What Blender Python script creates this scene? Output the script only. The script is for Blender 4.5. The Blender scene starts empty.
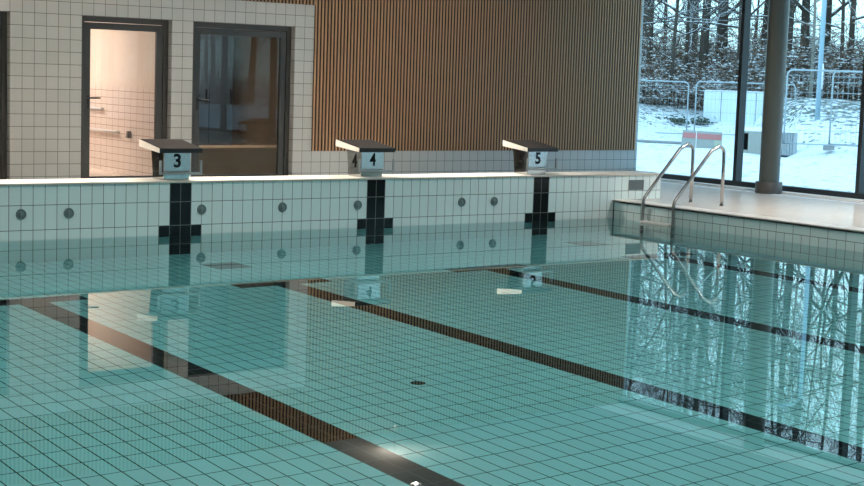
import bpy, math, random
from mathutils import Vector, Matrix
R = random.Random(7)
C = bpy.context.scene.collection
pi = math.pi
sc = bpy.context.scene
# ---------------------------------------------------------------- helpers
class MB:
    def __init__(s): s.v=[]; s.f=[]; s.m=[]; s.sm=[]
    def poly(s, pts, mi=0, smooth=False):
        n=len(s.v); s.v+= [tuple(p) for p in pts]; s.f.append(tuple(range(n,n+len(pts)))); s.m.append(mi); s.sm.append(smooth)
    def box(s, x0,x1,y0,y1,z0,z1, mi=0):
        n=len(s.v)
        s.v+=[(x0,y0,z0),(x1,y0,z0),(x1,y1,z0),(x0,y1,z0),(x0,y0,z1),(x1,y0,z1),(x1,y1,z1),(x0,y1,z1)]
        for q in ((3,2,1,0),(4,5,6,7),(0,1,5,4),(1,2,6,5),(2,3,7,6),(3,0,4,7)):
            s.f.append(tuple(n+i for i in q)); s.m.append(mi); s.sm.append(False)
    def hexa(s, b, t, mi=0):   # bottom and top loops (4 pts each, counter-clockwise from above)
        n=len(s.v); s.v+=[tuple(p) for p in b]+[tuple(p) for p in t]
        for q in ((3,2,1,0),(4,5,6,7),(0,1,5,4),(1,2,6,5),(2,3,7,6),(3,0,4,7)):
            s.f.append(tuple(n+i for i in q)); s.m.append(mi); s.sm.append(False)
    def tube(s, pts, r, n=10, mi=0, cap=True, smooth=True):
        pts=[Vector(p) for p in pts]; rs = r if isinstance(r,(list,tuple)) else [r]*len(pts)
        base=len(s.v); up=None
        for i,p in enumerate(pts):
            a = pts[max(0,i-1)]; b = pts[min(len(pts)-1,i+1)]
            d=(b-a); d = d.normalized() if d.length>1e-9 else Vector((0,0,1))
            if up is None:
                up = d.orthogonal().normalized()
            up = (up - d*up.dot(d)); up = up.normalized() if up.length>1e-6 else d.orthogonal().normalized()
            w=d.cross(up)
            for k in range(n):
                t=2*pi*k/n; q=p+(up*math.cos(t)+w*math.sin(t))*rs[i]; s.v.append(tuple(q))
        for i in range(len(pts)-1):
            for k in range(n):
                a=base+i*n+k; b=base+i*n+(k+1)%n
                s.f.append((a,b,b+n,a+n)); s.m.append(mi); s.sm.append(smooth)
        if cap:
            s.f.append(tuple(base+k for k in range(n))[::-1]); s.m.append(mi); s.sm.append(False)
            e=base+(len(pts)-1)*n; s.f.append(tuple(e+k for k in range(n))); s.m.append(mi); s.sm.append(False)
    def lathe(s, prof, c=(0,0,0), n=32, mi=0, axis='z', smooth=True):
        base=len(s.v)
        for (r,h) in prof:
            for k in range(n):
                t=2*pi*k/n; a,b=r*math.cos(t), r*math.sin(t)
                p={'z':(a,b,h),'y':(a,h,b)}[axis]
                s.v.append((p[0]+c[0],p[1]+c[1],p[2]+c[2]))
        for i in range(len(prof)-1):
            for k in range(n):
                a=base+i*n+k; b=base+i*n+(k+1)%n
                q=(a,b,b+n,a+n)
                s.f.append(q if axis=='z' else q[::-1]); s.m.append(mi); s.sm.append(smooth)
    def mesh(s, name, mats):
        me=bpy.data.meshes.new(name); me.from_pydata(s.v,[],s.f)
        for m in (mats if isinstance(mats,(list,tuple)) else [mats]): me.materials.append(m)
        me.polygons.foreach_set('material_index', s.m); me.polygons.foreach_set('use_smooth', s.sm); me.update()
        return me
def obj(name, mb, mats, parent=None, loc=None):
    me = mb.mesh(name,mats) if isinstance(mb,MB) else mb
    o=bpy.data.objects.new(name,me); C.objects.link(o)
    if parent: o.parent=parent
    if loc: o.location=loc
    return o
def bevel(o, w, seg=2):
    m=o.modifiers.new('bevel','BEVEL'); m.width=w; m.segments=seg; m.limit_method='ANGLE'; return o
def tag(o, label, cat, group=None, kind=None):
    o['label']=label; o['category']=cat
    if group: o['group']=group
    if kind: o['kind']=kind
    return o
def struct(o, label=None):
    o['kind']='structure'
    if label: o['label']=label
    return o
def empty(name, loc=(0,0,0), rz=0):
    o=bpy.data.objects.new(name,None); o.empty_display_size=.1; C.objects.link(o); o.location=loc; o.rotation_euler=(0,0,rz); return o
def copy_tree(o, parent=None):
    c=o.copy(); C.objects.link(c)
    if parent: c.parent=parent
    for ch in list(o.children): copy_tree(ch,c)
    return c
# ---------------------------------------------------------------- materials
def lin(r,g,b):
    f=lambda c:(c/255/12.92) if c/255<=.04045 else ((c/255+.055)/1.055)**2.4
    return (f(r),f(g),f(b),1)
def newmat(name):
    m=bpy.data.materials.new(name); m.use_nodes=True; nt=m.node_tree; nt.nodes.clear()
    out=nt.nodes.new('ShaderNodeOutputMaterial'); return m,nt,out
class NT:
    def __init__(s,nt): s.nt=nt
    def n(s,t,**kw):
        x=s.nt.nodes.new(t)
        for k,v in kw.items(): setattr(x,k,v)
        return x
    def l(s,a,b): s.nt.links.new(a,b)
    def math(s,op,a,b=None,c=None,clamp=False):
        x=s.n('ShaderNodeMath',operation=op,use_clamp=clamp)
        for i,v in enumerate((a,b,c)):
            if v is None: continue
            if isinstance(v,(int,float)): x.inputs[i].default_value=v
            else: s.l(v,x.inputs[i])
        return x.outputs[0]
    def mix(s,f,a,b):
        x=s.n('ShaderNodeMix',data_type='RGBA')
        for i,v in ((0,f),(6,a),(7,b)):
            if isinstance(v,(int,float)): x.inputs[i].default_value=v
            elif isinstance(v,tuple): x.inputs[i].default_value=v
            else: s.l(v,x.inputs[i])
        return x.outputs[2]
    def noise(s,vec,scale,detail=3,rough=.5):
        x=s.n('ShaderNodeTexNoise'); x.inputs['Scale'].default_value=scale; x.inputs['Detail'].default_value=detail; x.inputs['Roughness'].default_value=rough
        if vec is not None: s.l(vec,x.inputs['Vector'])
        return x.outputs['Fac']
def pbsdf(name, col, rough=.5, metal=0, noise=None, spec=None, bump=None):
    m,nt,out=newmat(name); t=NT(nt); b=t.n('ShaderNodeBsdfPrincipled')
    b.inputs['Base Color'].default_value=col; b.inputs['Roughness'].default_value=rough; b.inputs['Metallic'].default_value=metal
    if spec is not None: b.inputs['Specular IOR Level'].default_value=spec
    tc=t.n('ShaderNodeTexCoord').outputs['Object']
    sc_,amt = noise if noise else (6,.12)
    f=t.noise(tc,sc_,4)
    c2=tuple(max(0,x*(1-amt)) for x in col[:3])+(1,)
    t.l(t.mix(f,col,c2),b.inputs['Base Color'])
    if bump:
        bp=t.n('ShaderNodeBump'); bp.inputs['Strength'].default_value=bump[1]; bp.inputs['Distance'].default_value=.01
        t.l(t.noise(tc,bump[0],4),bp.inputs['Height']); t.l(bp.outputs[0],b.inputs['Normal'])
    t.l(b.outputs[0],out.inputs[0]); return m
def tile(name, ua, w, uo, va, h, vo, col, grout, gw=.004, rough=.2, var=.06, half=False, spec=.5):
    """tiles of w x h along the axes ua, va (0 x, 1 y, 2 z) with offsets uo, vo"""
    m,nt,out=newmat(name); t=NT(nt); b=t.n('ShaderNodeBsdfPrincipled')
    sx=t.n('ShaderNodeSeparateXYZ'); t.l(t.n('ShaderNodeTexCoord').outputs['Object'],sx.inputs[0])
    def ax(a,o,s):
        q=t.math('DIVIDE',t.math('SUBTRACT',sx.outputs[a],o),s); fl=t.math('FLOOR',q); fr=t.math('FRACT',q)
        d=t.math('MULTIPLY',t.math('MINIMUM',fr,t.math('SUBTRACT',1.0,fr)),s)
        return fl,d
    fu,du=ax(ua,uo,w); fv,dv=ax(va,vo,h)
    d=t.math('MINIMUM',du,dv)
    g=t.math('SUBTRACT',1.0,t.math('DIVIDE',d,gw,clamp=True)); g=t.math('GREATER_THAN',t.math('SUBTRACT',gw*.5,d),0.0)
    cv=t.n('ShaderNodeCombineXYZ'); t.l(fu,cv.inputs[0]); t.l(fv,cv.inputs[1])
    wn=t.n('ShaderNodeTexWhiteNoise',noise_dimensions='3D'); t.l(cv.outputs[0],wn.inputs['Vector'])
    c2=tuple(x*(1-var) for x in col[:3])+(1,)
    base=t.mix(wn.outputs['Value'],col,c2)
    t.l(t.mix(g,base,grout),b.inputs['Base Color'])
    t.l(t.math('ADD',rough,t.math('MULTIPLY',g,.5)),b.inputs['Roughness'])
    b.inputs['Specular IOR Level'].default_value=spec
    # each tile sits at a minutely different tilt
    gn=t.n('ShaderNodeNewGeometry').outputs['Normal']
    vm=t.n('ShaderNodeVectorMath',operation='SUBTRACT'); t.l(wn.outputs['Color'],vm.inputs[0]); vm.inputs[1].default_value=(.5,.5,.5)
    vs=t.n('ShaderNodeVectorMath',operation='SCALE'); t.l(vm.outputs[0],vs.inputs[0]); vs.inputs['Scale'].default_value=.012
    va_=t.n('ShaderNodeVectorMath',operation='ADD'); t.l(vs.outputs[0],va_.inputs[0]); t.l(gn,va_.inputs[1])
    vn=t.n('ShaderNodeVectorMath',operation='NORMALIZE'); t.l(va_.outputs[0],vn.inputs[0]); t.l(vn.outputs[0],b.inputs['Normal'])
    t.l(b.outputs[0],out.inputs[0]); return m
def thin_glass(name, tint, refl=.045, rough=0.0):
    m,nt,out=newmat(name); t=NT(nt)
    tr=t.n('ShaderNodeBsdfTransparent'); tr.inputs[0].default_value=tint
    gl=t.n('ShaderNodeBsdfGlossy'); gl.inputs['Roughness'].default_value=rough
    gm=t.n('ShaderNodeNewGeometry'); dp=t.n('ShaderNodeVectorMath',operation='DOT_PRODUCT'); t.l(gm.outputs['Normal'],dp.inputs[0]); t.l(gm.outputs['Incoming'],dp.inputs[1])
    c=t.math('SUBTRACT',1.0,t.math('ABSOLUTE',dp.outputs['Value']),clamp=True)
    fr=t.math('MULTIPLY_ADD',t.math('POWER',c,5.0),1-refl,refl)
    mx=t.n('ShaderNodeMixShader'); t.l(fr,mx.inputs[0]); t.l(tr.outputs[0],mx.inputs[1]); t.l(gl.outputs[0],mx.inputs[2]); t.l(mx.outputs[0],out.inputs[0]); return m
def emis(name,col,s):
    m,nt,out=newmat(name); t=NT(nt); e=t.n('ShaderNodeEmission'); e.inputs[0].default_value=col; e.inputs[1].default_value=s; t.l(e.outputs[0],out.inputs[0]); return m

XB,TB,D,ZS = 1.9501,.15467,3.5577,.6668
GROUT=(.10,.135,.13,1)
WT=(.76,.87,.86,1)
FT=(.52,.77,.77,1)
M={}
M['endwall']=tile('pool_wall_tiles',0,.125,0,2,.25,.10,WT,GROUT,.0065,.12)
M['endwall_black']=tile('black_wall_tiles',0,.125,0,2,.25,.10,(.006,.009,.010,1),(.16,.18,.17,1),.0065,.12,spec=.2)
M['sidetop']=tile('side_rim_tiles',1,.25,0,2,.125,.10,WT,GROUT,.0065,.15)
M['side']=tile('side_wall_tiles',1,.125,0,2,.25,.10,WT,GROUT,.0065,.15)
M['floor']=tile('pool_floor_tiles',0,.125,0,1,.25,0,FT,(.004,.03,.03,1),.009,.6,spec=0)
M['floor_black']=tile('black_floor_tiles',0,.125,0,1,.25,0,(.010,.012,.013,1),(.08,.11,.105,1),.006,.6,spec=0)
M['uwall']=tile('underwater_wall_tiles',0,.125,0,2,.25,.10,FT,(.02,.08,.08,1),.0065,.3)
M['back']=tile('back_wall_tiles',0,TB,XB,2,TB,ZS,(.465,.49,.49,1),(.16,.155,.15,1),.0075,.3,.08)
M['backside']=tile('reveal_tiles',1,TB,D,2,TB,ZS,(.465,.49,.49,1),(.16,.155,.15,1),.0075,.3,.08)
M['shower']=tile('shower_tiles',1,.20,0,2,.10,.0,(.82,.72,.65,1),(.40,.29,.24,1),.008,.35,.05)
M['deck']=tile('deck_tiles',0,.10,6.25,1,.10,0,(.86,.75,.66,1),(.65,.58,.51,1),.003,.2,.06)
M['coping']=tile('coping_tiles',0,.25,0,1,.6,-.02,(.80,.75,.68,1),(.55,.50,.44,1),.003,.35,.04)
M['sidecoping']=tile('side_coping_tiles',1,.25,0,0,.30,6.22,(.80,.71,.63,1),(.55,.48,.42,1),.003,.3,.04)
M['plate_steel']=pbsdf('satin_panel',(.54,.56,.55,1),.22,1,(20,.06))
M['steel']=pbsdf('brushed_stainless',(.34,.35,.34,1),.35,.5,(40,.05))
M['steel_rail']=pbsdf('polished_stainless',(.44,.42,.41,1),.24,1,(40,.05))
M['body_steel']=pbsdf('stainless_panel',(.48,.49,.48,1),.06,1,(20,.06))
M['frame']=pbsdf('anthracite_aluminium',(.028,.034,.037,1),.35,0,(3,.1))
M['doorframe']=pbsdf('dark_grey_aluminium',(.040,.043,.043,1),.4,0,(3,.1))
M['handle']=pbsdf('black_lever',(.01,.01,.01,1),.35)
M['dark']=pbsdf('dark_slot',(.008,.008,.008,1),.7)
M['plate_top']=pbsdf('grey_brown_grip',(.022,.017,.015,1),.8,0,(60,.35),.15,bump=(400,.3))
M['plate_front']=pbsdf('black_edge',(.006,.006,.006,1),.5)
M['plate_side']=pbsdf('cream_edge',(.86,.80,.72,1),.5)
M['number']=pbsdf('black_number',(.005,.005,.006,1),.6,spec=.2)
M['wall_plain']=pbsdf('painted_wall',(.62,.60,.57,1),.7)
M['ceiling']=pbsdf('ceiling_panel',(.29,.33,.35,1),.8)
M['ceil_strip']=pbsdf('ceiling_edge_panel',(.92,.93,.93,1),.8)
M['column']=pbsdf('column_paint',(.11,.125,.115,1),.3,0,(2,.1))
M['colring']=pbsdf('column_collar',(.10,.095,.09,1),.4)
M['white']=pbsdf('white_plastic',(.8,.8,.78,1),.4)
M['grille']=pbsdf('grey_grille',(.20,.205,.20,1),.4,.6)
M['inlet']=pbsdf('inlet_grey',(.16,.22,.22,1),.4,.3)
M['inlet2']=pbsdf('inlet_light',(.26,.32,.31,1),.3,.3)
M['grate']=pbsdf('grate_grey',(.10,.11,.11,1),.6)
M['roomwall']=pbsdf('cream_plaster',(.86,.76,.67,1),.8)
M['brownwall']=pbsdf('brown_panel',(.26,.20,.14,1),.6)
M['brownbox']=pbsdf('light_brown_wood',(.30,.19,.10,1),.5,0,(3,.3))
M['bulb']=emis('lit_bulb',(1,.96,.9,1),120)
M['glass']=thin_glass('window_glass',(.92,.985,.985,1))
M['doorglass']=thin_glass('door_glass',(.86,.87,.86,1),.022)
# oak slats
def wood(name,c1,c2):
    m,nt,out=newmat(name); t=NT(nt); b=t.n('ShaderNodeBsdfPrincipled'); tc=t.n('ShaderNodeTexCoord').outputs['Object']
    mp=t.n('ShaderNodeMapping'); mp.inputs['Scale'].default_value=(18.2,3,.8); t.l(tc,mp.inputs[0])
    t.l(t.mix(t.noise(mp.outputs[0],1.6,5,.6),c1,c2),b.inputs['Base Color']); b.inputs['Roughness'].default_value=.45
    t.l(b.outputs[0],out.inputs[0]); return m
M['oak']=wood('oak_slats',(.52,.315,.175,1),(.37,.21,.11,1))
M['felt']=pbsdf('dark_backing',(.012,.007,.005,1),.9)
# water
def water():
    m,nt,out=newmat('pool_water'); t=NT(nt)
    rf=t.n('ShaderNodeBsdfRefraction'); rf.inputs['Color'].default_value=(.58,.89,.91,1); rf.inputs['Roughness'].default_value=0; rf.inputs['IOR'].default_value=1.333
    gl=t.n('ShaderNodeBsdfGlossy'); gl.inputs['Roughness'].default_value=0; gl.inputs['Color'].default_value=(1,1,1,1)
    fr=t.n('ShaderNodeFresnel'); fr.inputs[0].default_value=1.333
    mx=t.n('ShaderNodeMixShader'); t.l(fr.outputs[0],mx.inputs[0]); t.l(rf.outputs[0],mx.inputs[1]); t.l(gl.outputs[0],mx.inputs[2]); t.l(mx.outputs[0],out.inputs[0]); return m
M['water']=water()
# ---------------------------------------------------------------- pool basin
PX0,PX1,PY0,DEP=-6.25,6.25,-25.0,-1.545
ZD=.24
def patch(mb, us, vs, fn, pos, flip=False):
    for i in range(len(us)-1):
        for j in range(len(vs)-1):
            a,b,c,d=pos(us[i],vs[j]),pos(us[i+1],vs[j]),pos(us[i+1],vs[j+1]),pos(us[i],vs[j+1])
            mb.poly((a,d,c,b) if flip else (a,b,c,d), fn((us[i]+us[i+1])/2,(vs[j]+vs[j+1])/2))
lanes=[-5,-2.5,0,2.5,5]
us=sorted(set([PX0,PX1]+[l+d for l in lanes for d in (-.5,-.125,.125,.5)]))
vs=[PY0,-23,-22.75,-2.25,-2.0,0]
def fcol(x,y):
    for l in lanes:
        if abs(x-l)<.125 and -23<y<-2.0: return 1
        if abs(x-l)<.5 and (-2.25<y<-2.0 or -23<y<-22.75): return 1
    return 0
b=MB(); patch(b,us,vs,fcol,lambda x,y:(x,y,DEP))
struct(obj('floor',b,[M['floor'],M['floor_black']]),'turquoise tiled pool floor with black lane lines').name='floor_pool'
# end wall (raised head of the pool) with black targets
KX1=7.08
us=sorted(set([PX0,PX1,KX1]+[l+d for l in lanes for d in (-.25,-.125,.125,.25)]))
vs=[DEP,-.15,.10,.55]
def wcol(x,z):
    k = 0 if z>-.15 else 2
    for l in lanes:
        if abs(x-l)<.125: return 1
        if abs(x-l)<.25 and -.15<z<.10: return 1
    return k
b=MB(); patch(b,us,vs,wcol,lambda x,z:(x,0,z))
b.poly([(KX1,0,ZD-.3),(KX1,.5,ZD-.3),(KX1,.5,.55),(KX1,0,.55)],3)
b.poly([(KX1,.5,ZD-.3),(PX0-2.7,.5,ZD-.3),(PX0-2.7,.5,.55),(KX1,.5,.55)],0)
b.poly([(PX0-2.7,0,ZD-.3),(PX0,0,ZD-.3),(PX0,0,.55),(PX0-2.7,0,.55)],0)
o=obj('wall_pool_end',b,[M['endwall'],M['endwall_black'],M['uwall'],M['side']]); struct(o,'raised tiled end wall of the pool with black lane targets')
b=MB(); b.box(PX0-2.7,KX1+.01,-.02,.5,.55,.572)
o=obj('trim_1',b,M['coping']); struct(o,'cream coping along the raised end wall'); bevel(o,.005)
# pool side walls
for name,x,fl,lab in (('wall_pool_right',PX1,False,'tiled right side wall of the pool'),('wall_pool_left',PX0,True,'tiled left side wall of the pool')):
    b=MB(); patch(b,[PY0,0],[DEP,.10,.203],lambda y,z:1 if z>.10 else 0,lambda y,z:(x,y,z),not fl)
    s=1 if x>0 else -1
    b.poly([(x,PY0,.203),(x+s*.25,PY0,.203),(x+s*.25,0,.203),(x,0,.203)],2)
    struct(obj(name,b,[M['side'],M['sidetop'],M['dark']]),lab)
b=MB(); b.poly([(PX1,PY0,DEP),(PX0,PY0,DEP),(PX0,PY0,.22),(PX1,PY0,.22)]); struct(obj('wall_pool_near',b,M['endwall']),'tiled near end wall of the pool')
# copings on the sides
b=MB(); b.box(PX1-.03,PX1+.27,PY0-.3,-.001,.226,ZD); o=obj('trim_2',b,M['sidecoping']); struct(o,'beige edge stones of the right poolside'); bevel(o,.004)
b=MB(); b.box(PX0-.27,PX0+.03,PY0-.3,-.001,.226,ZD); o=obj('trim_3',b,M['sidecoping']); struct(o,'beige edge stones of the left poolside'); bevel(o,.004)
b=MB(); b.box(PX1-.010,PX1-.001,-.010,-.001,-.4,.203); struct(obj('trim_6',b,M['dark']),'dark joint down the corner where the side wall meets the end wall')
# decks
XW=9.993
b=MB()
def flat(x0,x1,y0,y1,z,mi=0): b.poly([(x0,y0,z),(x1,y0,z),(x1,y1,z),(x0,y1,z)],mi)
flat(PX1+.27,9.43,-27,0,ZD-.001); flat(9.46,XW+.2,-27,D,ZD-.001); flat(9.43,9.46,-27,D,ZD-.02,1)
flat(KX1,9.43,0,D,ZD-.001); flat(-9,KX1,.5,D+.2,ZD-.001); flat(-9,PX0-.27,-27,0,ZD-.001); flat(PX0-.27,PX1+.27,-27,PY0-.3,ZD-.001)
struct(obj('floor_deck',b,[M['deck'],M['dark']]),'beige tiled pool deck')
# water
b=MB(); b.poly([(PX0,PY0,0),(PX1,PY0,0),(PX1,0,0),(PX0,0,0)])
w=obj('pool_water',b,M['water']); tag(w,'clear turquoise water filling the swimming pool, mirror flat','water',kind='stuff')
# ---------------------------------------------------------------- back wall with three doors
CZ=3.52
K=lambda k:XB+k*TB
ztop=ZS+11*TB; zslat=ZS+13*TB
doors=[(K(-27),K(-16)),(K(-10),K(-2)),(K(0),K(10))]
xs=[-9]+[x for d in doors for x in d]+[K(12)]
b=MB()
def wq(x0,x1,z0,z1): b.poly([(x0,D,z0),(x1,D,z0),(x1,D,z1),(x0,D,z1)],0)
wq(-9,K(12),ztop,zslat)
for i in range(0,len(xs),2): wq(xs[i],xs[i+1],ZD-.05,ztop)
wq(K(12),XW+.05,ZD-.05,ZS)
wq(-9,K(12),zslat,CZ); wq(K(12),XW+.05,ZS,CZ)
RD=.17
for x0,x1 in doors:
    b.poly([(x0,D,ZD-.05),(x0,D,ztop),(x0,D+RD,ztop),(x0,D+RD,ZD-.05)],1)
    b.poly([(x1,D,ZD-.05),(x1,D+RD,ZD-.05),(x1,D+RD,ztop),(x1,D,ztop)],1)
    b.poly([(x0,D,ztop),(x1,D,ztop),(x1,D+RD,ztop),(x0,D+RD,ztop)],0)
o=obj('wall_back',b,[M['back'],M['backside']]); struct(o,'white square-tiled back wall')
# slat cladding
def slats(name,x0,x1,z0,z1,lab):
    b=MB(); y1=D-.002
    b.box(x0,x1,y1-.012,y1,z0,z1,1)
    pitch=TB/2.82; n=int((x1-x0)/pitch)
    for i in range(n+1):
        xa=x0+i*pitch; xb=min(xa+.0255,x1)
        if xb-xa<.006: continue
        b.box(xa,xb,y1-.022,y1-.012,z0,z1,0)
    return struct(obj(name,b,[M['oak'],M['felt']]),lab)
slats('trim_4',K(12),XW-.01,ZS,CZ,'tall vertical oak slat cladding on the back wall')
slats('trim_5',-9,K(12)-.004,zslat,CZ,'oak slat band above the tiled doorways')
# doors
def door(n,x0,x1,lab):
    y0=D+.095; e=empty('door_%d'%n,((x0+x1)/2,y0,ZD)); struct(e,lab)
    w=(x1-x0)/2; H=ztop-ZD; y=0
    b=MB(); f=.07
    b.box(-w,-w+f,0,.07,0,H); b.box(w-f,w,0,.07,0,H); b.box(-w+f,w-f,0,.07,H-f,H); b.box(-w+f,w-f,0,.07,0,.02)
    bevel(obj('door_frame',b,M['doorframe'],e),.003)
    b=MB(); g=f+.006; s=.085
    zb=.026; zt=H-g
    b.box(-w+g,-w+g+s,.012,.062,zb,zt); b.box(w-g-s,w-g,.012,.062,zb,zt); b.box(-w+g+s,w-g-s,.012,.062,zt-s,zt); b.box(-w+g+s,w-g-s,.012,.062,zb,zb+.075)
    leaf=bevel(obj('door_leaf',b,M['doorframe'],e),.003)
    b=MB(); b.box(-w+g+s-.003,w-g-s+.003,.030,.036,zb+.07,zt-s+.004); obj('glass_pane',b,M['doorglass'],e)
    b=MB()
    hx=-w+g+.055; hz=1.10
    b.box(hx-.018,hx+.018,.002,.012,hz-.13,hz+.03); b.tube([(hx,.012,hz),(hx,-.05,hz)],.010,8); b.tube([(hx,-.048,hz),(hx+.02,-.05,hz+.002),(hx+.14,-.05,hz+.002)],.011,8)
    b.tube([(hx,.002,hz-.09),(hx,-.006,hz-.09)],.011,10)
    obj('door_handle',b,M['handle'],leaf)
    return e
door(1,*doors[0],'dark framed door cut off by the left edge')
door(2,*doors[1],'dark framed glass door into a lit shower room')
door(3,*doors[2],'wide dark framed glass door reflecting the windows')
# rooms behind the doors
def room(name,x0,x1,y1,z1,mat,lab,lower=None,zl=1.5,fl=None):
    y0=D+RD
    def mk(suf,q):
        b=MB()
        if lower: q(b,ZD,zl,1); q(b,zl,z1,0)
        else: q(b,ZD,z1,0)
        struct(obj(name+suf,b,[mat,lower or mat]),lab)
    mk('_right',lambda b,a,c,m:b.poly([(x1,y0,a),(x1,y0,c),(x1,y1,c),(x1,y1,a)],m))
    mk('_left',lambda b,a,c,m:b.poly([(x0,y0,a),(x0,y1,a),(x0,y1,c),(x0,y0,c)],m))
    mk('_back',lambda b,a,c,m:b.poly([(x0,y1,a),(x1,y1,a),(x1,y1,c),(x0,y1,c)],m))
    b=MB(); b.poly([(x0,y0,ZD),(x1,y0,ZD),(x1,y1,ZD),(x0,y1,ZD)]); struct(obj(name.replace('wall','floor'),b,fl or mat),'floor of the room behind the door')
    b=MB(); b.poly([(x0,y0,z1),(x0,y1,z1),(x1,y1,z1),(x1,y0,z1)]); struct(obj(name.replace('wall','ceiling'),b,mat),'ceiling of the room behind the door')
room('wall_shower_room',-.25,1.84,8.0,2.75,M['roomwall'],'cream walls of the shower room with tiled lower half',M['shower'],1.47,M['deck'])
room('wall_side_room',1.90,5.4,7.2,2.75,M['brownwall'],'brown walls of the room behind the wide door',M['brownwall'],1.2,M['brownbox'])
room('wall_left_room',-2.4,-.25,6.0,2.75,M['brownwall'],'dark room behind the leftmost door')
bench=empty('wooden_bench',(3.9,5.1,ZD)); tag(bench,'low light brown wooden bench seen through the wide glass door','bench')
b=MB(); b.box(-1.4,1.4,-.28,.28,0,.36); obj('base',b,M['brownbox'],bench)
b=MB(); b.box(-1.42,1.42,-.30,.30,.36,.40); bevel(obj('seat',b,M['brownbox'],bench),.006)
e=empty('reflection_standin',(3.85,6.9,ZD)); tag(e,'added blue grey cabinet shape standing in for the bluish reflection in the wide glass door','cabinet')  # added shape; its colour stands in for the bluish reflection in the glass
M['bluegrey']=pbsdf('blue_grey_front',(.05,.07,.09,1),.5)
b=MB(); b.box(-.45,.40,-.24,.24,.06,2.3); bevel(obj('body',b,M['bluegrey'],e),.004)
for s_ in (-.445,-.02):
    b=MB(); b.box(s_,s_+.41,-.262,-.242,.08,2.28); dr=bevel(obj('standin_front',b,M['bluegrey'],e),.003)
    b=MB(); b.box(s_+.36,s_+.375,-.285,-.262,1.0,1.2); obj('handle',b,M['dark'],dr)
b=MB(); b.box(-.44,.39,-.22,.22,0,.06); obj('plinth',b,M['dark'],e)
e=empty('soap_dispenser',(1.838,5.20,.80)); tag(e,'small grey dispenser on the tiled shower room wall','dispenser')
b=MB(); b.box(-.05,0,-.035,.035,-.05,.05); bevel(obj('housing',b,M['grille'],e),.01)
b=MB(); b.box(-.065,-.05,-.02,.02,-.045,-.015); obj('push_lever',b,M['steel'],e)
for i,(z,ya,yb,lab) in enumerate(((.82,5.75,6.9,'lower white wall rail in the shower room beside the dispenser'),(1.13,6.3,6.9,'upper short white wall rail in the shower room'))):
    e=empty('wall_rail',(1.84,(ya+yb)/2-.24,z)); tag(e,lab,'rail')
    h=(yb-ya)/2
    b=MB(); b.tube([(-.05,-h,0),(-.05,h,0)],.02,10); obj('bar',b,M['white'],e)
    for s in (-1,1):
        b=MB(); b.tube([(0,s*(h-.05),0),(-.05,s*(h-.05),0)],.012,8); obj('bracket',b,M['white'],e)
# ---------------------------------------------------------------- other walls, ceiling
b=MB(); b.poly([(-9,-27,0),(-9,-27,CZ),(-9,D+.1,CZ),(-9,D+.1,0)]); struct(obj('wall_left',b,M['wall_plain']),'plain wall on the left of the hall')
b=MB(); b.poly([(-9,-27,0),(XW+.2,-27,0),(XW+.2,-27,CZ),(-9,-27,CZ)][::-1]); struct(obj('wall_front',b,M['wall_plain']),'plain wall behind the camera')
b=MB()
b.poly([(-9,-27,CZ),(-9,D,CZ),(9.27,D,CZ),(9.27,-27,CZ)],0); b.poly([(9.27,-27,CZ),(9.27,D,CZ),(XW+.1,D,CZ),(XW+.1,-27,CZ)],1)
b.box(-9.2,XW+.3,-27.2,D+.2,CZ+.05,CZ+.3,0)
struct(obj('ceiling',b,[M['ceiling'],M['ceil_strip']]),'flat hall ceiling with a pale strip along the windows')
# ---------------------------------------------------------------- window wall
ys=[D+.05,1.27]
while ys[-1]>-26: ys.append(ys[-1]-2.28)
wl=['tall window pane beside the oak slats','tall window pane right of the first mullion, behind the column']
for i in range(len(ys)-1):
    ya,yb=ys[i],ys[i+1]; e=empty('window_%d'%(i+1),(XW,(ya+yb)/2,ZD)); struct(e,wl[i] if i<2 else 'tall window pane further along the poolside')
    h=(ya-yb)/2; H=CZ-ZD; b=MB()
    t=.032; d0,d1=-.11,.03
    b.box(d0,d1,-h,-h+t,0,H); b.box(d0,d1,h-t,h,0,H); b.box(d0,d1,-h+t,h-t,.02,.095); b.box(d0,d1,-h+t,h-t,H-.08,H)
    bevel(obj('window_frame',b,M['frame'],e),.003)
    b=MB(); b.box(-.012,-.004,-h+t-.005,h-t+.005,.09,H-.075); obj('glass_pane',b,M['glass'],e)
    b=MB(); b.box(-.30,d0+.02,-h,h,-.001,.022); obj('window_sill',b,M['ceil_strip'],e)
# column
e=empty('round_column',(9.54,.28,ZD)); tag(e,'round grey column standing in front of the tall windows','column')
b=MB(); b.lathe([(.147,0),(.147,CZ-ZD)],n=48); obj('shaft',b,M['column'],e)
b=MB(); b.lathe([(.147,.165),(.187,.165),(.192,.16),(.192,.0)],n=48); obj('base_collar',b,M['colring'],e)
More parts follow.
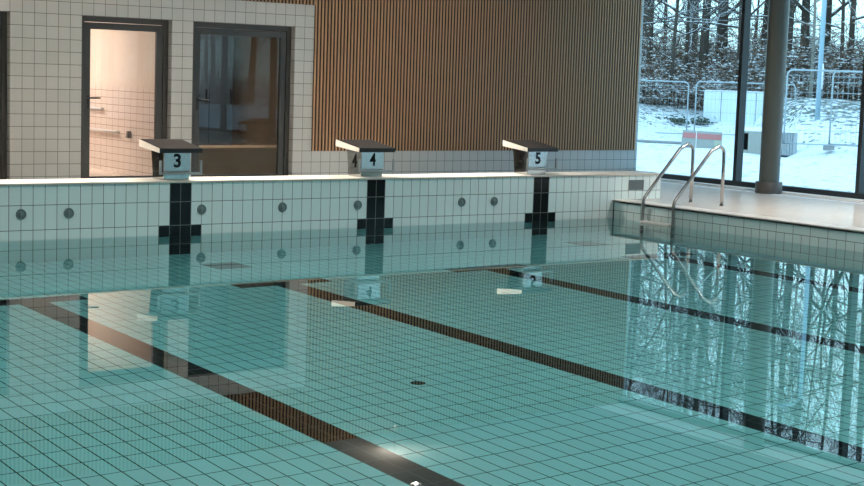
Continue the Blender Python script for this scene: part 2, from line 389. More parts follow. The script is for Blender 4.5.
# ---------------------------------------------------------------- starting blocks
def textmesh(ch,size):
    cu=bpy.data.curves.new('t','FONT'); cu.body=ch; cu.size=size; cu.align_x='CENTER'; cu.align_y='CENTER'; cu.extrude=.0012; cu.offset=size*.028
    o=bpy.data.objects.new('t',cu); C.objects.link(o)
    dg=bpy.context.evaluated_depsgraph_get(); me=bpy.data.meshes.new_from_object(o.evaluated_get(dg)); bpy.data.objects.remove(o)
    xs_=[v.co.x for v in me.vertices]; ys_=[v.co.y for v in me.vertices]
    w=max(xs_)-min(xs_); h=max(ys_)-min(ys_); cx=(max(xs_)+min(xs_))/2; cy=(max(ys_)+min(ys_))/2
    for v in me.vertices: v.co.x=(v.co.x-cx)*(size*.56/w); v.co.y=(v.co.y-cy)*(size/h)
    me.name='number'; me.materials.clear(); me.materials.append(M['number']); return me
KZ=.572
def make_block(ch):
    e=empty('starting_block')
    b=MB()  # body: tapered stainless box
    zt=.306; y0,y1=.10,.41
    b.hexa([(-.150,y0+.004,.0),(.150,y0+.004,.0),(.150,.365,.0),(-.150,.365,.0)],[(-.155,y0,zt-.005),(.155,y0,zt-.005),(.155,y1,zt+.028),(-.155,y1,zt+.028)])
    bevel(obj('body',b,M['body_steel'],e),.006)
    b=MB(); b.box(-.153,.153,y0-.012,y0+.006,.088,.30); bevel(obj('number_plate',b,M['plate_steel'],e),.003)
    # plate
    za,zb,th=.294,.338,.048
    b=MB()
    b.hexa([(-.25,0,za),(.25,0,za),(.25,.5,zb),(-.25,.5,zb)],[(-.25,0,za+th),(.25,0,za+th),(.25,.5,zb+th+.030),(-.25,.5,zb+th+.030)])
    b.m[1]=0; b.m[0]=1; b.m[2]=1; b.m[3]=2; b.m[4]=1; b.m[5]=2
    bevel(obj('platform',b,[M['plate_top'],M['plate_front'],M['plate_side']],e),.0015)
    b=MB(); r=.0135
    pts=[(-.235,.06,.215),(-.235,.0,.215)]
    b.box(-.250,-.222,-.006,.012,.065,.215); b.box(.222,.250,-.006,.012,.065,.215); b.box(-.222,.222,-.006,.012,.065,.090)
    b.box(-.150,-.120,.012,y0,.068,.087); b.box(.120,.150,.012,y0,.068,.087)
    bevel(obj('backstroke_grip',b,M['steel'],e),.004)
    me=textmesh(ch,.148); o=obj('number',me,None,e); o.matrix_local=Matrix(((1,0,0,.0),(0,0,-1,y0-.0135),(0,1,0,.208),(0,0,0,1)))
    me=textmesh(ch,.158); o=obj('number',me,None,e); o.matrix_local=Matrix(((0,0,-1,-.1565),(-1,0,0,.235),(0,1,0,.185),(0,0,0,1)))
    return e
for ch,x,lab in (('3',0,'starting block numbered 3 in front of the glass doors'),('4',2.5,'starting block numbered 4 in front of the oak slats, the middle one'),('5',5,'starting block numbered 5, the one nearest the windows')):
    e=make_block(ch); e.location=(x,0,KZ); tag(e,lab,'starting block','starting blocks on the raised end wall')
# ---------------------------------------------------------------- inlets, grilles, grates
b=MB(); b.lathe([(.0,-.010),(.030,-.010),(.034,-.006),(.040,-.006),(.044,-.014),(.052,-.012),(.054,0)],axis='y',n=28)
im=b.mesh('rim',M['inlet']); b=MB(); b.box(-.005,.005,-.014,-.010,-.028,.028); b.lathe([(0,-.012),(.006,-.012),(.007,-.010)],axis='y',n=10); im2=b.mesh('slot_bar',M['inlet2'])
names_=['first','second','third']
il=[(-1.75,'round grey water inlet furthest left on the end wall'),(-1.25,'round grey water inlet second from the left, left of block 3'),(.25,'round grey water inlet just right of the black target under block 3'),
    (1.25,'round grey water inlet midway between blocks 3 and 4'),(2.25,'round grey water inlet just left of the black target under block 4'),
    (3.75,'left one of the paired round inlets between blocks 4 and 5'),(4.25,'right one of the paired round inlets between blocks 4 and 5')]
for x,lab in il:
    e=empty('water_inlet',(x,0,.262)); tag(e,lab,'inlet','round inlets in the end wall'); obj('rim',im,None,e); obj('slot_bar',im2,None,e)
e=empty('vent_grille',(6.63,0,.425)); tag(e,'grey rectangular grille in the end wall above the poolside corner','grille')
b=MB(); b.box(-.133,.133,-.010,.0,-.066,-.056); b.box(-.133,.133,-.010,0,.056,.066); b.box(-.133,-.123,-.010,0,-.056,.056); b.box(.123,.133,-.010,0,-.056,.056); obj('frame',b,M['grille'],e)
b=MB()
for i in range(9): b.box(-.123,.123,-.006,-.002,-.052+i*.012,-.046+i*.012)
b.box(-.123,.123,-.002,-.001,-.056,.056); obj('louvre',b,M['grille'],e)
for x,lab in ((.05,'square grey floor grate underwater in front of block 3'),(4.95,'square grey floor grate underwater in front of block 5')):
    e=empty('floor_grate',(x,-.94,DEP)); tag(e,lab,'grate','underwater floor grates')
    b=MB(); b.box(-.2,.2,-.2,-.185,0,.012); b.box(-.2,.2,.185,.2,0,.012); b.box(-.2,-.185,-.185,.185,0,.012); b.box(.185,.2,-.185,.185,0,.012); obj('frame',b,M['grate'],e)
    b=MB()
    for i in range(18): b.box(-.185,.185,-.18+i*.0205,-.168+i*.0205,.002,.010)
    b.box(-.185,.185,-.185,.185,.0005,.002); obj('bars',b,M['grate'],e)
b=MB(); b.lathe([(.0,.012),(.03,.012),(.05,.008),(.055,.0)],n=24); o=obj('floor_outlet',b,M['dark'],None,(-1.28,-6.15,DEP)); tag(o,'small round dark outlet on the pool floor','outlet')
# ---------------------------------------------------------------- ladder
e=empty('pool_ladder',(6.2,-.88,ZD)); tag(e,'stainless steel pool ladder with two curved handrails at the right poolside','ladder')
def railpath(y):
    P=[(-.02,-1.45),(-.02,-.6),(-.015,.03),(.0,.075),(.03,.11),(.60,.70)]
    c=(.745,.62); r=.085
    # arc from the slope over the top to the vertical post
    for a in (130,112,94,76,58,40,22,5): P.append((c[0]+r*math.cos(math.radians(a)), c[1]+.05+r*math.sin(math.radians(a))))
    P+= [(.835,.55),(.835,0)]
    return [(x,y,z) for x,z in P]
for y in (.27,-.27):
    b=MB(); b.tube(railpath(y),.0225,14); rl=obj('handrail',b,M['steel_rail'],e)
    b=MB(); b.lathe([(.022,.006),(.030,.005),(.031,0)],c=(.835,y,0),n=20); obj('base_flange',b,M['steel_rail'],rl)
for z in (-.225,-.49,-.755,-1.02):
    b=MB(); b.box(-.09,.02,-.25,.25,z-.018,z+.014); o=obj('step',b,M['white'],e); bevel(o,.006)
# ---------------------------------------------------------------- ceiling lamps
def lamp(name,x,y,z,r,power,col,lab,size=None,vis=True):
    e=empty(name,(x,y,z)); tag(e,lab,'ceiling lamp','round downlights in the hall ceiling')
    b=MB(); b.lathe([(r+.025,.0),(r+.02,-.012),(r,-.014),(r*.9,.0)],n=28); obj('trim_ring',b,M['white'],e)
    b=MB(); b.lathe([(.0,-.030),(.012,-.028),(.018,-.020),(.018,-.004)],n=16); obj('bulb',b,M['bulb'],e)
    li=bpy.data.lights.new('downlight','AREA'); li.shape='DISK'; li.spread=math.radians(88); li.size=2*r*.88; li.energy=power; li.color=col
    lo=bpy.data.objects.new('lamp_light',li); C.objects.link(lo); lo.parent=e; lo.location=(0,0,-.016)
    return lo
warm=(1,.92,.82)
LP=globals().get('LP_',None)
P=[(3.98,1.06,.06,95)]
for x in (-5.2,-2.0,1.0): P.append((x,1.05,.06,95))
for i,(x,y,r,p) in enumerate(P):
    lamp('downlight',x,y,CZ-.002,r,p,warm,['bright round downlight mirrored in the water near lane 3','round downlight above the left end of the coping','round downlight above lane 2','round downlight above lane 3'][i])
lo=lamp('downlight',7.6,-2.4,CZ-.002,.06,85,warm,'added unseen round lamp above the ladder, brightening the deck'); lo.data.spread=math.radians(150)  # added lamp out of view, spread wide to brighten the right deck
def panel(x,y,p,lab):  # added overhead fill for water and floor, weaker towards the right
    e=empty('added_panel_light',(x,y,CZ-.001)); tag(e,lab,'ceiling lamp','added square panel lights above the pool')
    h=1.02; g=h-.03
    b=MB(); b.box(-h,h,-h,-g,-.03,0); b.box(-h,h,g,h,-.03,0); b.box(-h,-g,-g,g,-.03,0); b.box(g,h,-g,g,-.03,0); obj('frame',b,M['white'],e)
    li=bpy.data.lights.new('panel','AREA'); li.shape='SQUARE'; li.size=1.96; li.energy=p; li.color=(1,.95,.88); li.spread=math.radians(135)
    lo=bpy.data.objects.new('lamp_light',li); C.objects.link(lo); lo.parent=e; lo.location=(0,0,-.012)
for x in (-4.2,0,4.2):
    for y in (-3.0,-6.6,-10.2,-14,-18,-22): panel(x,y,{-4.2:62,0:53,4.2:37}[x],'added square ceiling panel light over the pool')
# small wall washer whose glow shows on the ceiling and slats
e=empty('wall_washer_lamp',(4.72,2.62,CZ)); tag(e,'small disc lamp hung under the ceiling, lighting the top of the oak slats','ceiling lamp')
b=MB(); b.tube([(0,0,0),(0,0,-.40)],.005,8); obj('stem',b,M['dark'],e)
b=MB(); b.lathe([(.0,-.400),(.055,-.400),(.060,-.408),(.0,-.414)],n=24); obj('disc',b,M['dark'],e)
li=bpy.data.lights.new('washer','AREA'); li.shape='DISK'; li.size=.08; li.energy=14; li.color=(1,.84,.64)
lo=bpy.data.objects.new('lamp_light',li); C.objects.link(lo); lo.parent=e; lo.location=(0,0,-.394); lo.rotation_euler=(pi,0,0)
# room lights; the side room one is added fill so its brown walls show
for n_,x,y,z,s,p,c in (('shower_room_light',.3,6.4,2.7,.8,80,(1,.87,.80)),('side_room_fill',3.2,5.6,2.7,.6,60,(1,.90,.80))):
    e=empty(n_,(x,y,z+.045)); tag(e,'ceiling light inside the lit shower room' if 'shower' in n_ else 'added ceiling fill light inside the room behind the wide door','ceiling lamp')
    b=MB(); b.box(-s/2,s/2,-s/2,s/2,-.03,0); obj('housing',b,M['white'],e)
    li=bpy.data.lights.new(n_,'AREA'); li.size=s*.95; li.energy=p; li.color=c
    lo=bpy.data.objects.new('lamp_light',li); C.objects.link(lo); lo.parent=e; lo.location=(0,0,-.04)
# ---------------------------------------------------------------- outside: snow, fences, trees
A=Vector((.741,.672,0)); L=Vector((.672,-.741,0)); O0=Vector((-7.3,-14.5,0))
def at(t,s,z=0): 
    p=O0+A*t+L*s; return Vector((p.x,p.y,z))
def sm(x): x=max(0,min(1,x)); return x*x*(3-2*x)
from mathutils import noise as mn
def gz_ts(t,s):
    t0=57-15*sm((s-.5)/1.2)
    z=-.2+1.5*sm((t-t0)/13)
    z+=.95*math.exp(-((s+5.2)/2.1)**2-((t-60)/4)**2)
    k=sm((t-30)/10)
    z+=k*(.10*mn.noise(Vector((t*.35,s*.35,0)))+.05*mn.noise(Vector((t*1.3,s*1.3,3)))+.16*sm((t-t0)/4)*mn.noise(Vector((t*.8,s*.8,9))))
    return z
def gz(x,y):
    d=Vector((x,y,0))-O0; return gz_ts(d.dot(A),d.dot(L))
def matsnow():
    m,nt,out=newmat('snow_ground'); t=NT(nt); b=t.n('ShaderNodeBsdfPrincipled'); tc=t.n('ShaderNodeTexCoord').outputs['Object']
    mp=t.n('ShaderNodeMapping'); mp.inputs['Scale'].default_value=(1,1,2.2); t.l(tc,mp.inputs[0])
    n1=t.noise(mp.outputs[0],3.8,6,.7); n2=t.noise(tc,.22,3,.5)
    sx=t.n('ShaderNodeSeparateXYZ'); t.l(tc,sx.inputs[0])
    hz=t.math('MULTIPLY',t.math('ADD',sx.outputs[2],.12),.9,clamp=True)
    thr=t.math('SUBTRACT',.575,t.math('ADD',t.math('MULTIPLY',hz,.13),t.math('MULTIPLY',t.math('SUBTRACT',n2,.5),.22)))
    f=t.math('MULTIPLY',t.math('SUBTRACT',n1,thr),14.0,clamp=True)
    # twiggy weeds poking through the snow
    t.l(t.mix(f,(.86,.90,.92,1),(.10,.12,.10,1)),b.inputs['Base Color']); b.inputs['Roughness'].default_value=.8
    t.l(b.outputs[0],out.inputs[0]); return m
def frange(a,b,n): return [a+(b-a)*i/n for i in range(n+1)]
b=MB(); X0=XW+.12
xs_=[X0]+[X0+1.2+i*1.1 for i in range(26)]+[X0+29.5+i*.75 for i in range(34)]+[66,72,80,95,120]
ys_=[-120,-95,-75,-60,-50,-42,-36,-30]+[-25+i*1.1 for i in range(24)]+[1.2+i*.8 for i in range(60)]+[52,58,66,80,100]
n=len(ys_)
for x in xs_:
    for y in ys_: b.v.append((x,y,gz(x,y)))
for i in range(len(xs_)-1):
    for j in range(n-1):
        a=i*n+j; b.f.append((a,a+n,a+n+1,a+1)); b.m.append(0); b.sm.append(True)
struct(obj('ground',b,matsnow()),'snow covered ground rising to a weedy bank outside the windows')
M['snow']=pbsdf('fresh_snow',(.88,.91,.93,1),.8)
def bark(name,c,c2,th):
    m,nt,out=newmat(name); t=NT(nt); b=t.n('ShaderNodeBsdfPrincipled'); g=t.n('ShaderNodeNewGeometry'); sx=t.n('ShaderNodeSeparateXYZ'); t.l(g.outputs['Normal'],sx.inputs[0])
    tc=t.n('ShaderNodeTexCoord').outputs['Object']; mp=t.n('ShaderNodeMapping'); mp.inputs['Scale'].default_value=(5,5,1); t.l(tc,mp.inputs[0])
    bc=t.mix(t.noise(mp.outputs[0],2.0,4,.6),c,c2)
    f=t.math('GREATER_THAN',t.math('ADD',sx.outputs[2],t.math('MULTIPLY',t.math('SUBTRACT',t.noise(tc,3.1,2),.5),.9)),th)
    t.l(t.mix(f,bc,(.82,.86,.88,1)),b.inputs['Base Color']); b.inputs['Roughness'].default_value=.9
    t.l(b.outputs[0],out.inputs[0]); return m
M['bark']=bark('snowy_bark',(.085,.066,.052,1),(.036,.031,.027,1),.42)
M['twig']=bark('snowy_twigs',(.22,.135,.085,1),(.10,.065,.045,1),.66)
M['birch']=bark('pale_bark',(.30,.28,.24,1),(.16,.15,.13,1),.6)
def tree_mesh(seed,h,r0,spread,nb=1.0,lean=0,forkz=None):
    rr=random.Random(seed); tr=MB(); br=MB()
    pts=[];rad=[]
    ang=rr.uniform(0,6.28); p=Vector((0,0,-.4))
    nseg=9
    for i in range(nseg+1):
        f=i/nseg; pts.append(Vector((lean*f*h*.25+.25*math.sin(f*4+ang)*f, .25*math.cos(f*3.3+ang)*f, -.4+f*h))); rad.append(r0*(1-.82*f)+ (.18*r0 if i==0 else 0))
    tr.tube(pts,rad,9)
    def branch(p,d,ln,r,dep):
        k=4 if dep<2 else 3; q=[p.copy()]; rs=[r]; dd=d.copy()
        for i in range(k):
            dd=(dd+Vector((rr.gauss(0,.20),rr.gauss(0,.20),rr.gauss(.05,.16)))).normalized()
            p=p+dd*ln/k; q.append(p.copy()); rs.append(r*(1-.72*(i+1)/k))
        br.tube(q,rs,5 if dep==0 else 3,cap=False,smooth=dep<2)
        if dep<3:
            m=[8,6,3][dep]
            for j in range(int(m*nb)):
                f=rr.uniform(.15,1); i=min(int(f*k),k-1); b0=q[i].lerp(q[i+1],f*k-i)
                a=Vector((rr.gauss(0,1),rr.gauss(0,1),rr.gauss(.25,.7))).normalized()
                nd=(dd*.9+a*.9).normalized()
                branch(b0,nd,ln*rr.uniform(.35,.6),max(r*.42*(1-.4*f),.010),dep+1)
    nB=int(15*nb)
    for j in range(nB):
        f=.16+.80*(j+rr.random())/nB; i=min(int(f*nseg),nseg-1); b0=pts[i].lerp(pts[i+1],f*nseg-i)
        az=j*2.4+rr.uniform(-.5,.5); el=rr.uniform(.1,.9)
        d=Vector((math.cos(az)*math.cos(el),math.sin(az)*math.cos(el),math.sin(el)))
        branch(b0,d,spread*(1.15-.7*f)*rr.uniform(.7,1.2),rad[i]*.34+.012,0)
    return tr,br
tm=[]
for sd,h,r0,sp,nb in ((1,19,.22,6.2,.9),(2,17,.14,5.2,.9),(3,20,.26,6.8,.9),(4,14,.09,4.4,.85)):
    tr,br=tree_mesh(sd,h,r0,sp,nb); tm.append((tr.mesh('trunk',M['bark']),br.mesh('branches',M['bark'])))
TL='bare dark tree with snow dusted twigs in the wood beyond the fence'
TR=random.Random(21)
protos=[None]*4
def tree(k,t,s,scl=1,label=TL,group='bare trees in the wood',rz=None):
    p=at(t,s); z=gz(p.x,p.y)
    if protos[k] is None:
        e=empty('bare_tree'); obj('trunk',tm[k][0],None,e); obj('branches',tm[k][1],None,e); protos[k]=e
    else: e=copy_tree(protos[k])
    e.location=(p.x,p.y,z-.05); e.rotation_euler=(TR.uniform(-.03,.03),TR.uniform(-.03,.03),TR.uniform(0,6.28) if rz is None else rz); e.scale=(scl,)*3
    tag(e,label,'tree',group)
    return e
front=[(0,66,-1.95),(2,68,-1.15),(1,65,-.35),(3,64,-3.1),(1,67,-4.2),(3,66,-2.6),(0,70,.6),(1,66,1.6),(2,69,3.25),(1,65,4.1),(0,67,2.35),(2,66,5.5),(3,64,3.7),(1,68,-5.6),(0,71,-6.6),(1,66,7.2),(3,67,8.3),(0,69,9.5),(2,70,-8.3),(3,66,-9.6)]
for k,t,s in front: tree(k,t,s)
for i in range(15): tree(TR.choice((0,1,3,1)),TR.uniform(74,98),-13+26*(i+TR.random())/26,TR.uniform(.85,1.15))
for i in range(16): tree(TR.choice((0,1,2)),TR.uniform(62,84),12+44*(i+TR.random())/16,TR.uniform(.8,1.1))
# one slim pale trunk
e=empty('pale_sapling'); p=at(62,2.45); e.location=(p.x,p.y,gz(p.x,p.y)); tag(e,'slim pale trunked young tree just right of the column','tree')
tr,br=tree_mesh(9,11,.075,2.0,.55); obj('trunk',tr,M['birch'],e); obj('branches',br,M['birch'],e)
# snowy undergrowth
def bush_mesh(seed,w,h,n,lumps,green=0):
    rr=random.Random(seed); b=MB(); s=MB()
    def lump(p,a):
        q=len(s.v); ax=rr.uniform(0,3.14); c,sn=math.cos(ax),math.sin(ax); A_=a*rr.uniform(.8,1.9); B_=a*rr.uniform(.4,.8); H_=a*rr.uniform(.25,.5)
        for dx,dy,dz in ((A_,0,0),(0,B_,0),(-A_,0,0),(0,-B_,0),(0,0,H_),(0,0,-H_*.6)):
            s.v.append((p.x+dx*c-dy*sn,p.y+dx*sn+dy*c,p.z+dz+.02))
        for f in ((0,1,4),(1,2,4),(2,3,4),(3,0,4),(1,0,5),(2,1,5),(3,2,5),(0,3,5)): s.f.append(tuple(q+i for i in f)); s.m.append(0); s.sm.append(True)
    for i in range(n):
        az=rr.uniform(0,6.28); ro=w*.35*math.sqrt(rr.random()); p=Vector((ro*math.cos(az),ro*math.sin(az),-.1))
        az2=rr.uniform(0,6.28); tilt=rr.uniform(.1,1.0); d=Vector((math.cos(az2)*math.sin(tilt),math.sin(az2)*math.sin(tilt),math.cos(tilt)))
        ln=h*rr.uniform(.6,1.15); q=[p.copy()]; rs=[.016]
        for k in range(5):
            d=(d+Vector((rr.gauss(0,.16),rr.gauss(0,.16),-.10))).normalized(); p=p+d*ln/5; q.append(p.copy()); rs.append(.016*(1-.14*(k+1)))
            for m in range(3):
                dd=(d*.4+Vector((rr.gauss(0,1),rr.gauss(0,1),rr.gauss(.1,.45)))).normalized(); l2=rr.uniform(.2,.6)
                e1=p+dd*l2*.5; e2=e1+(dd+Vector((0,0,-.25))).normalized()*l2*.5
                b.tube([p,e1,e2],[.010,.008,.005],3,cap=False,smooth=False)
                if rr.random()<lumps: lump(e1.lerp(e2,rr.random()),rr.uniform(.03,.085))
        b.tube(q,rs,3,cap=False,smooth=False)
    return b,s
bm_=[]
for sd,w,h,n,lu in ((11,3.4,2.5,95,.50),(12,2.8,2.0,85,.55),(13,3.2,3.1,90,.34)):
    b,s=bush_mesh(sd,w,h,n,lu); bm_.append((b.mesh('twigs',M['twig']),s.mesh('snow',M['snow'])))
pb=[None]*3
def bush(k,t,s,scl=1,label='brown leafless undergrowth bush laden with snow behind the fence',group='snowy undergrowth'):
    p=at(t,s)
    if pb[k] is None:
        e=empty('snowy_bush'); obj('twigs',bm_[k][0],None,e); obj('snow_cover',bm_[k][1],None,e)['kind']='stuff'; pb[k]=e
    else: e=copy_tree(pb[k])
    e.location=(p.x,p.y,gz(p.x,p.y)-.1); e.rotation_euler=(0,0,TR.uniform(0,6.28)); e.scale=(scl,)*3
    tag(e,label,'bush',group)
for i in range(16): bush(TR.choice((0,1)),TR.uniform(64,67),-9+20*(i+TR.random()*.7)/16,TR.uniform(1.0,1.3))
for i in range(16): bush(TR.choice((0,2)),TR.uniform(67,71),-9.5+21*(i+TR.random()*.7)/16,TR.uniform(1.05,1.3))
for i in range(14): bush(2,TR.uniform(74,78),-10+22*(i+TR.random()*.7)/14,TR.uniform(1.0,1.2))
for i in range(8): bush(TR.choice((0,1,2)),TR.uniform(60,66),13+40*(i+TR.random())/8,TR.uniform(.9,1.2))
for i in range(34):
    f=(i+TR.random())/34; x=24+34*f+TR.uniform(-3,3); y=-78+62*f+TR.uniform(-4,4); d=Vector((x,y,0))-O0; tree(TR.choice((0,1,2,1)),d.dot(A),d.dot(L),TR.uniform(.8,1.1))
for i in range(14):
    f=(i+TR.random())/14; x=22+33*f; y=-74+62*f; d=Vector((x,y,0))-O0; bush(TR.choice((0,1,2)),d.dot(A),d.dot(L),1.3)
# temporary fence panels
M['galv']=pbsdf('galvanised_tube',(.40,.46,.48,1),.45,.4)
M['foot']=pbsdf('concrete_foot',(.30,.31,.31,1),.8)
def fence_panel(t1,s1,t2,s2,ztop_,h,lab):
    a=at(t1,s1); c=at(t2,s2); w=(c-a).length; ang=math.atan2(c.y-a.y,c.x-a.x); mid=(a+c)/2
    e=empty('fence_panel',(mid.x,mid.y,ztop_-h),ang); tag(e,lab,'fence','temporary mesh fence outside')
    hw=w/2; rc=.16; b=MB(); r=.026
    P=[(-hw,0,0),(-hw,0,h-rc)]+[(-hw+rc-rc*math.cos(q),0,h-rc+rc*math.sin(q)) for q in (.4,.8,1.2,1.571)]
    P+=[(hw-rc+rc*math.sin(q),0,h-rc+rc*math.cos(q)) for q in (0,.4,.8,1.2)]+[(hw,0,h-rc),(hw,0,0)]
    b.tube(P,r,8); b.tube([(-hw,0,.12),(hw,0,.12)],.018,6); obj('tube_frame',b,M['galv'],e)
    b=MB()
    for z in (.5,.9,h-.62,h-.32,h-.16): b.tube([(-hw,0,z),(hw,0,z)],.0075,4,cap=False)
    k=int(w/.14)
    for i in range(1,k): b.tube([(-hw+i*w/k,.008,.12),(-hw+i*w/k,.008,h)],.0032,3,cap=False,smooth=False)
    obj('wire_mesh',b,M['galv'],e)
    for sx_ in (-1,1):
        b=MB(); b.box(sx_*hw-.11,sx_*hw+.11,-.32,.32,-.06,.10); bevel(obj('foot',b,M['foot'],e),.02)
U=lambda u,t:t*(u-748)/1587
fence_panel(56,U(689,56)-3.5,56,U(689,56),1.83,2.0,'mesh fence panel at the left of the window, ending beside the snow mound')
fence_panel(56,U(697,56),56.2,U(697,56)+3.5,1.86,2.0,'mesh fence panel in front of the white wrapped stack')
fence_panel(44.3,U(787,44.3),44.3,U(787,44.3)+3.4,2.26,2.2,'nearer mesh fence panel starting just right of the column')
fence_panel(44.8,U(832,44.8),44.0,U(832,44.8)+3.4,2.27,2.2,'mesh fence panel overlapping the nearer one, at the right of the window')
# lamp post
p=at(50,U(819,50)); e=empty('lamp_post',(p.x,p.y,gz(p.x,p.y))); tag(e,'tall pale blue grey lamp post outside, right of the column','post')
M['post']=pbsdf('pale_blue_steel',(.36,.50,.58,1),.5,.2)
b=MB(); b.tube([(0,0,-.3),(0,0,7.5)],[.085,.065],14); obj('pole',b,M['post'],e)
b=MB(); b.tube([(.0,-.10,.95),(.0,-.10,1.75)],.03,8); obj('cable_cover',b,M['white'],e)
b=MB(); b.tube([(0,0,7.5),(-.2,0,7.62),(-.5,0,7.65)],.03,8); b.box(-1.0,-.45,-.11,.11,7.6,7.68); bevel(obj('lamp_head',b,M['post'],e),.01)
# concrete box with an open end
M['conc']=pbsdf('pale_concrete',(.40,.40,.36,1),.8,0,(2,.25)); M['corr']=pbsdf('grey_corrugated',(.42,.45,.47,1),.6)
p=at(46,U(772,46)); e=empty('concrete_box',(p.x,p.y,-.22),math.atan2(L.y,L.x)-.12); tag(e,'pale concrete box with a dark open end and snow on top, lying behind the column','box')
b=MB(); b.box(-.80,-.74,-.4,.4,0,.68); b.box(-.55,0,-.4,.4,0,.68); b.box(-.74,-.55,-.4,.4,0,.10); b.box(-.74,-.55,-.4,.4,.60,.68); b.box(-.74,-.55,.2,.4,.1,.6); bevel(obj('body',b,M['conc'],e),.012)
b=MB(); b.box(-.74,-.55,.17,.2,.1,.6); obj('opening_shade_panel',b,M['dark'],e)  # black sheet: the shade inside the open end is put into its colour
b=MB()
for i in range(11): b.box(0+i*.075,.045+i*.075,-.42,.4,0,.66)
b.box(0,.80,-.38,.38,0,.64); bevel(obj('corrugated_panel',b,M['corr'],e),.006)
b=MB(); b.hexa([(-.86,-.46,.66),(.86,-.46,.66),(.86,.46,.66),(-.86,.46,.66)],[(-.78,-.38,.76),(.8,-.38,.75),(.8,.38,.77),(-.78,.38,.76)]); bevel(obj('snow_cap',b,M['snow'],e),.03,3)
# white wrapped stack
p=at(62,U(740,62)); e=empty('wrapped_stack',(p.x,p.y,.12),math.atan2(L.y,L.x)); tag(e,'large white wrapped stack of building material behind the fence','stack')
b=MB()
for i in range(4): b.box(-1.34+i*.68,-1.34+i*.68+.665,-.6,.6,.1,1.38)
M['wrap']=pbsdf('white_wrap',(.74,.82,.86,1),.5,0,(3,.08)); bevel(obj('wrapped_packs',b,M['wrap'],e),.03)
b=MB(); b.box(-1.36,1.38,-.6,.6,-.05,.1); obj('pallet',b,M['brownbox'],e)
b=MB(); b.hexa([(-1.36,-.62,1.38),(1.4,-.62,1.38),(1.4,.62,1.38),(-1.36,.62,1.38)],[(-1.3,-.55,1.43),(1.3,-.55,1.42),(1.3,.55,1.43),(-1.3,.55,1.43)]); obj('snow_cap',b,M['snow'],e)
# red and white barrier
p=at(47,U(705,47)); e=empty('barrier_board',(p.x,p.y,-.2),math.atan2(L.y,L.x)-.03); tag(e,'grey and red barrier board standing in the snow, seen above the ladder handrails','barrier')
M['red']=pbsdf('faded_red',(.55,.20,.19,1),.5); M['bgrey']=pbsdf('frosted_grey_board',(.42,.43,.40,1),.5,0,(8,.35)); M['bgreen']=pbsdf('pale_green_board',(.48,.50,.38,1),.5)
b=MB(); b.hexa([(-.63,-.02,.03),(.60,-.02,.0),(.60,.02,.0),(-.63,.02,.03)],[(-.58,-.02,.56),(.60,-.02,.53),(.60,.02,.53),(-.58,.02,.56)]); bevel(obj('board',b,M['bgrey'],e),.005)
b=MB(); b.hexa([(-.585,-.030,.33),(.59,-.030,.29),(.59,-.022,.29),(-.585,-.022,.33)],[(-.56,-.030,.49),(.59,-.030,.45),(.59,-.022,.45),(-.56,-.022,.49)]); obj('red_stripe',b,M['red'],e)
b=MB(); b.box(-.18,-.155,-.036,-.024,.03,.54); obj('white_strip',b,M['white'],e)
b=MB(); b.box(.38,.59,-.028,-.021,.02,.28); obj('green_patch',b,M['bgreen'],e)
for s_ in (-.45,.45):
    b=MB(); b.box(s_-.05,s_+.05,-.25,.25,-.05,.04); obj('foot',b,M['foot'],e)
# long pipe lying in the snow
p=at(49.5,U(662,49.5)); e=obj('long_pipe',(lambda b:(b.tube([(-1.3,0,.05),(1.6,0,.02)],.045,8),b)[1])(MB()),M['foot'],None,(p.x,p.y,gz(p.x,p.y)+.02)); e.rotation_euler=(0,0,math.atan2(L.y,L.x)); tag(e,'long thin grey pipe lying on the snow left of the barrier board','pipe')
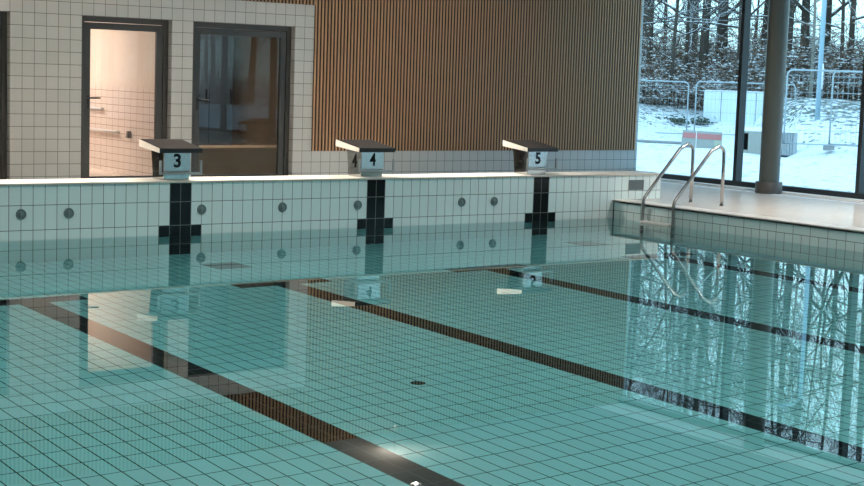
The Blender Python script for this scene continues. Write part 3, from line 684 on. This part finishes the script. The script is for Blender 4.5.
# low green shrubs
M['green']=pbsdf('dark_green_leaves',(.045,.075,.040,1),.8,0,(9,.4))
for u,t,lab in ((679,60,'low dark green shrub poking from the snow left of the fence joint'),(702,61,'low dark green shrub beside the white wrapped stack')):
    rr=random.Random(u); p=at(t,U(u,t)); e=empty('low_shrub',(p.x,p.y,gz(p.x,p.y))); tag(e,lab,'shrub')
    b=MB()
    for i in range(170):
        c=Vector((rr.gauss(0,.22),rr.gauss(0,.22),abs(rr.gauss(.0,.11))+.02)); d=Vector((rr.gauss(0,1),rr.gauss(0,1),rr.gauss(0,.6))).normalized()*.09; n_=d.orthogonal().normalized()*.04
        b.poly([c-d,c+n_,c+d,c-n_])
    obj('leaves',b,M['green'],e)
# ---------------------------------------------------------------- world, camera
wd=bpy.data.worlds.new('overcast'); sc.world=wd; wd.use_nodes=True
nt=wd.node_tree; bg=nt.nodes['Background']
tcn=nt.nodes.new('ShaderNodeTexCoord'); sx=nt.nodes.new('ShaderNodeSeparateXYZ'); nt.links.new(tcn.outputs['Generated'],sx.inputs[0])
rp=nt.nodes.new('ShaderNodeValToRGB'); nt.links.new(sx.outputs[2],rp.inputs[0])
rp.color_ramp.elements[0].color=(.58,.86,.95,1); rp.color_ramp.elements[1].color=(.46,.72,1.0,1); rp.color_ramp.elements[1].position=.6
nt.links.new(rp.outputs[0],bg.inputs[0]); bg.inputs[1].default_value=2.45
cam=bpy.data.cameras.new('camera'); co=bpy.data.objects.new('camera',cam); C.objects.link(co); sc.camera=co
cam.sensor_width=36; cam.lens=1517.15/864*36; cam.clip_end=400
Rv=Vector((.80716498,-.58937861,.03342976)); Uv=Vector((.03813796,.10857417,.9933565)); Fv=Vector((.58909268,.80052764,-.11011497))
m=Matrix(((Rv.x,Uv.x,-Fv.x,-7.34201),(Rv.y,Uv.y,-Fv.y,-14.49849),(Rv.z,Uv.z,-Fv.z,1.77572),(0,0,0,1))); co.matrix_world=m
sc.view_settings.view_transform='Standard'; sc.view_settings.look='None'; sc.view_settings.gamma=1; sc.view_settings.use_curve_mapping=False
sc.view_settings.exposure=0.0
cy=sc.cycles
cy.use_denoising=True; cy.denoiser='OPENIMAGEDENOISE'; cy.denoising_input_passes='RGB_ALBEDO_NORMAL'; cy.denoising_prefilter='ACCURATE'
cy.max_bounces=10; cy.diffuse_bounces=4; cy.glossy_bounces=6; cy.transmission_bounces=6; cy.transparent_max_bounces=12
cy.caustics_reflective=False; cy.caustics_refractive=True; cy.blur_glossy=.3; cy.sample_clamp_indirect=40
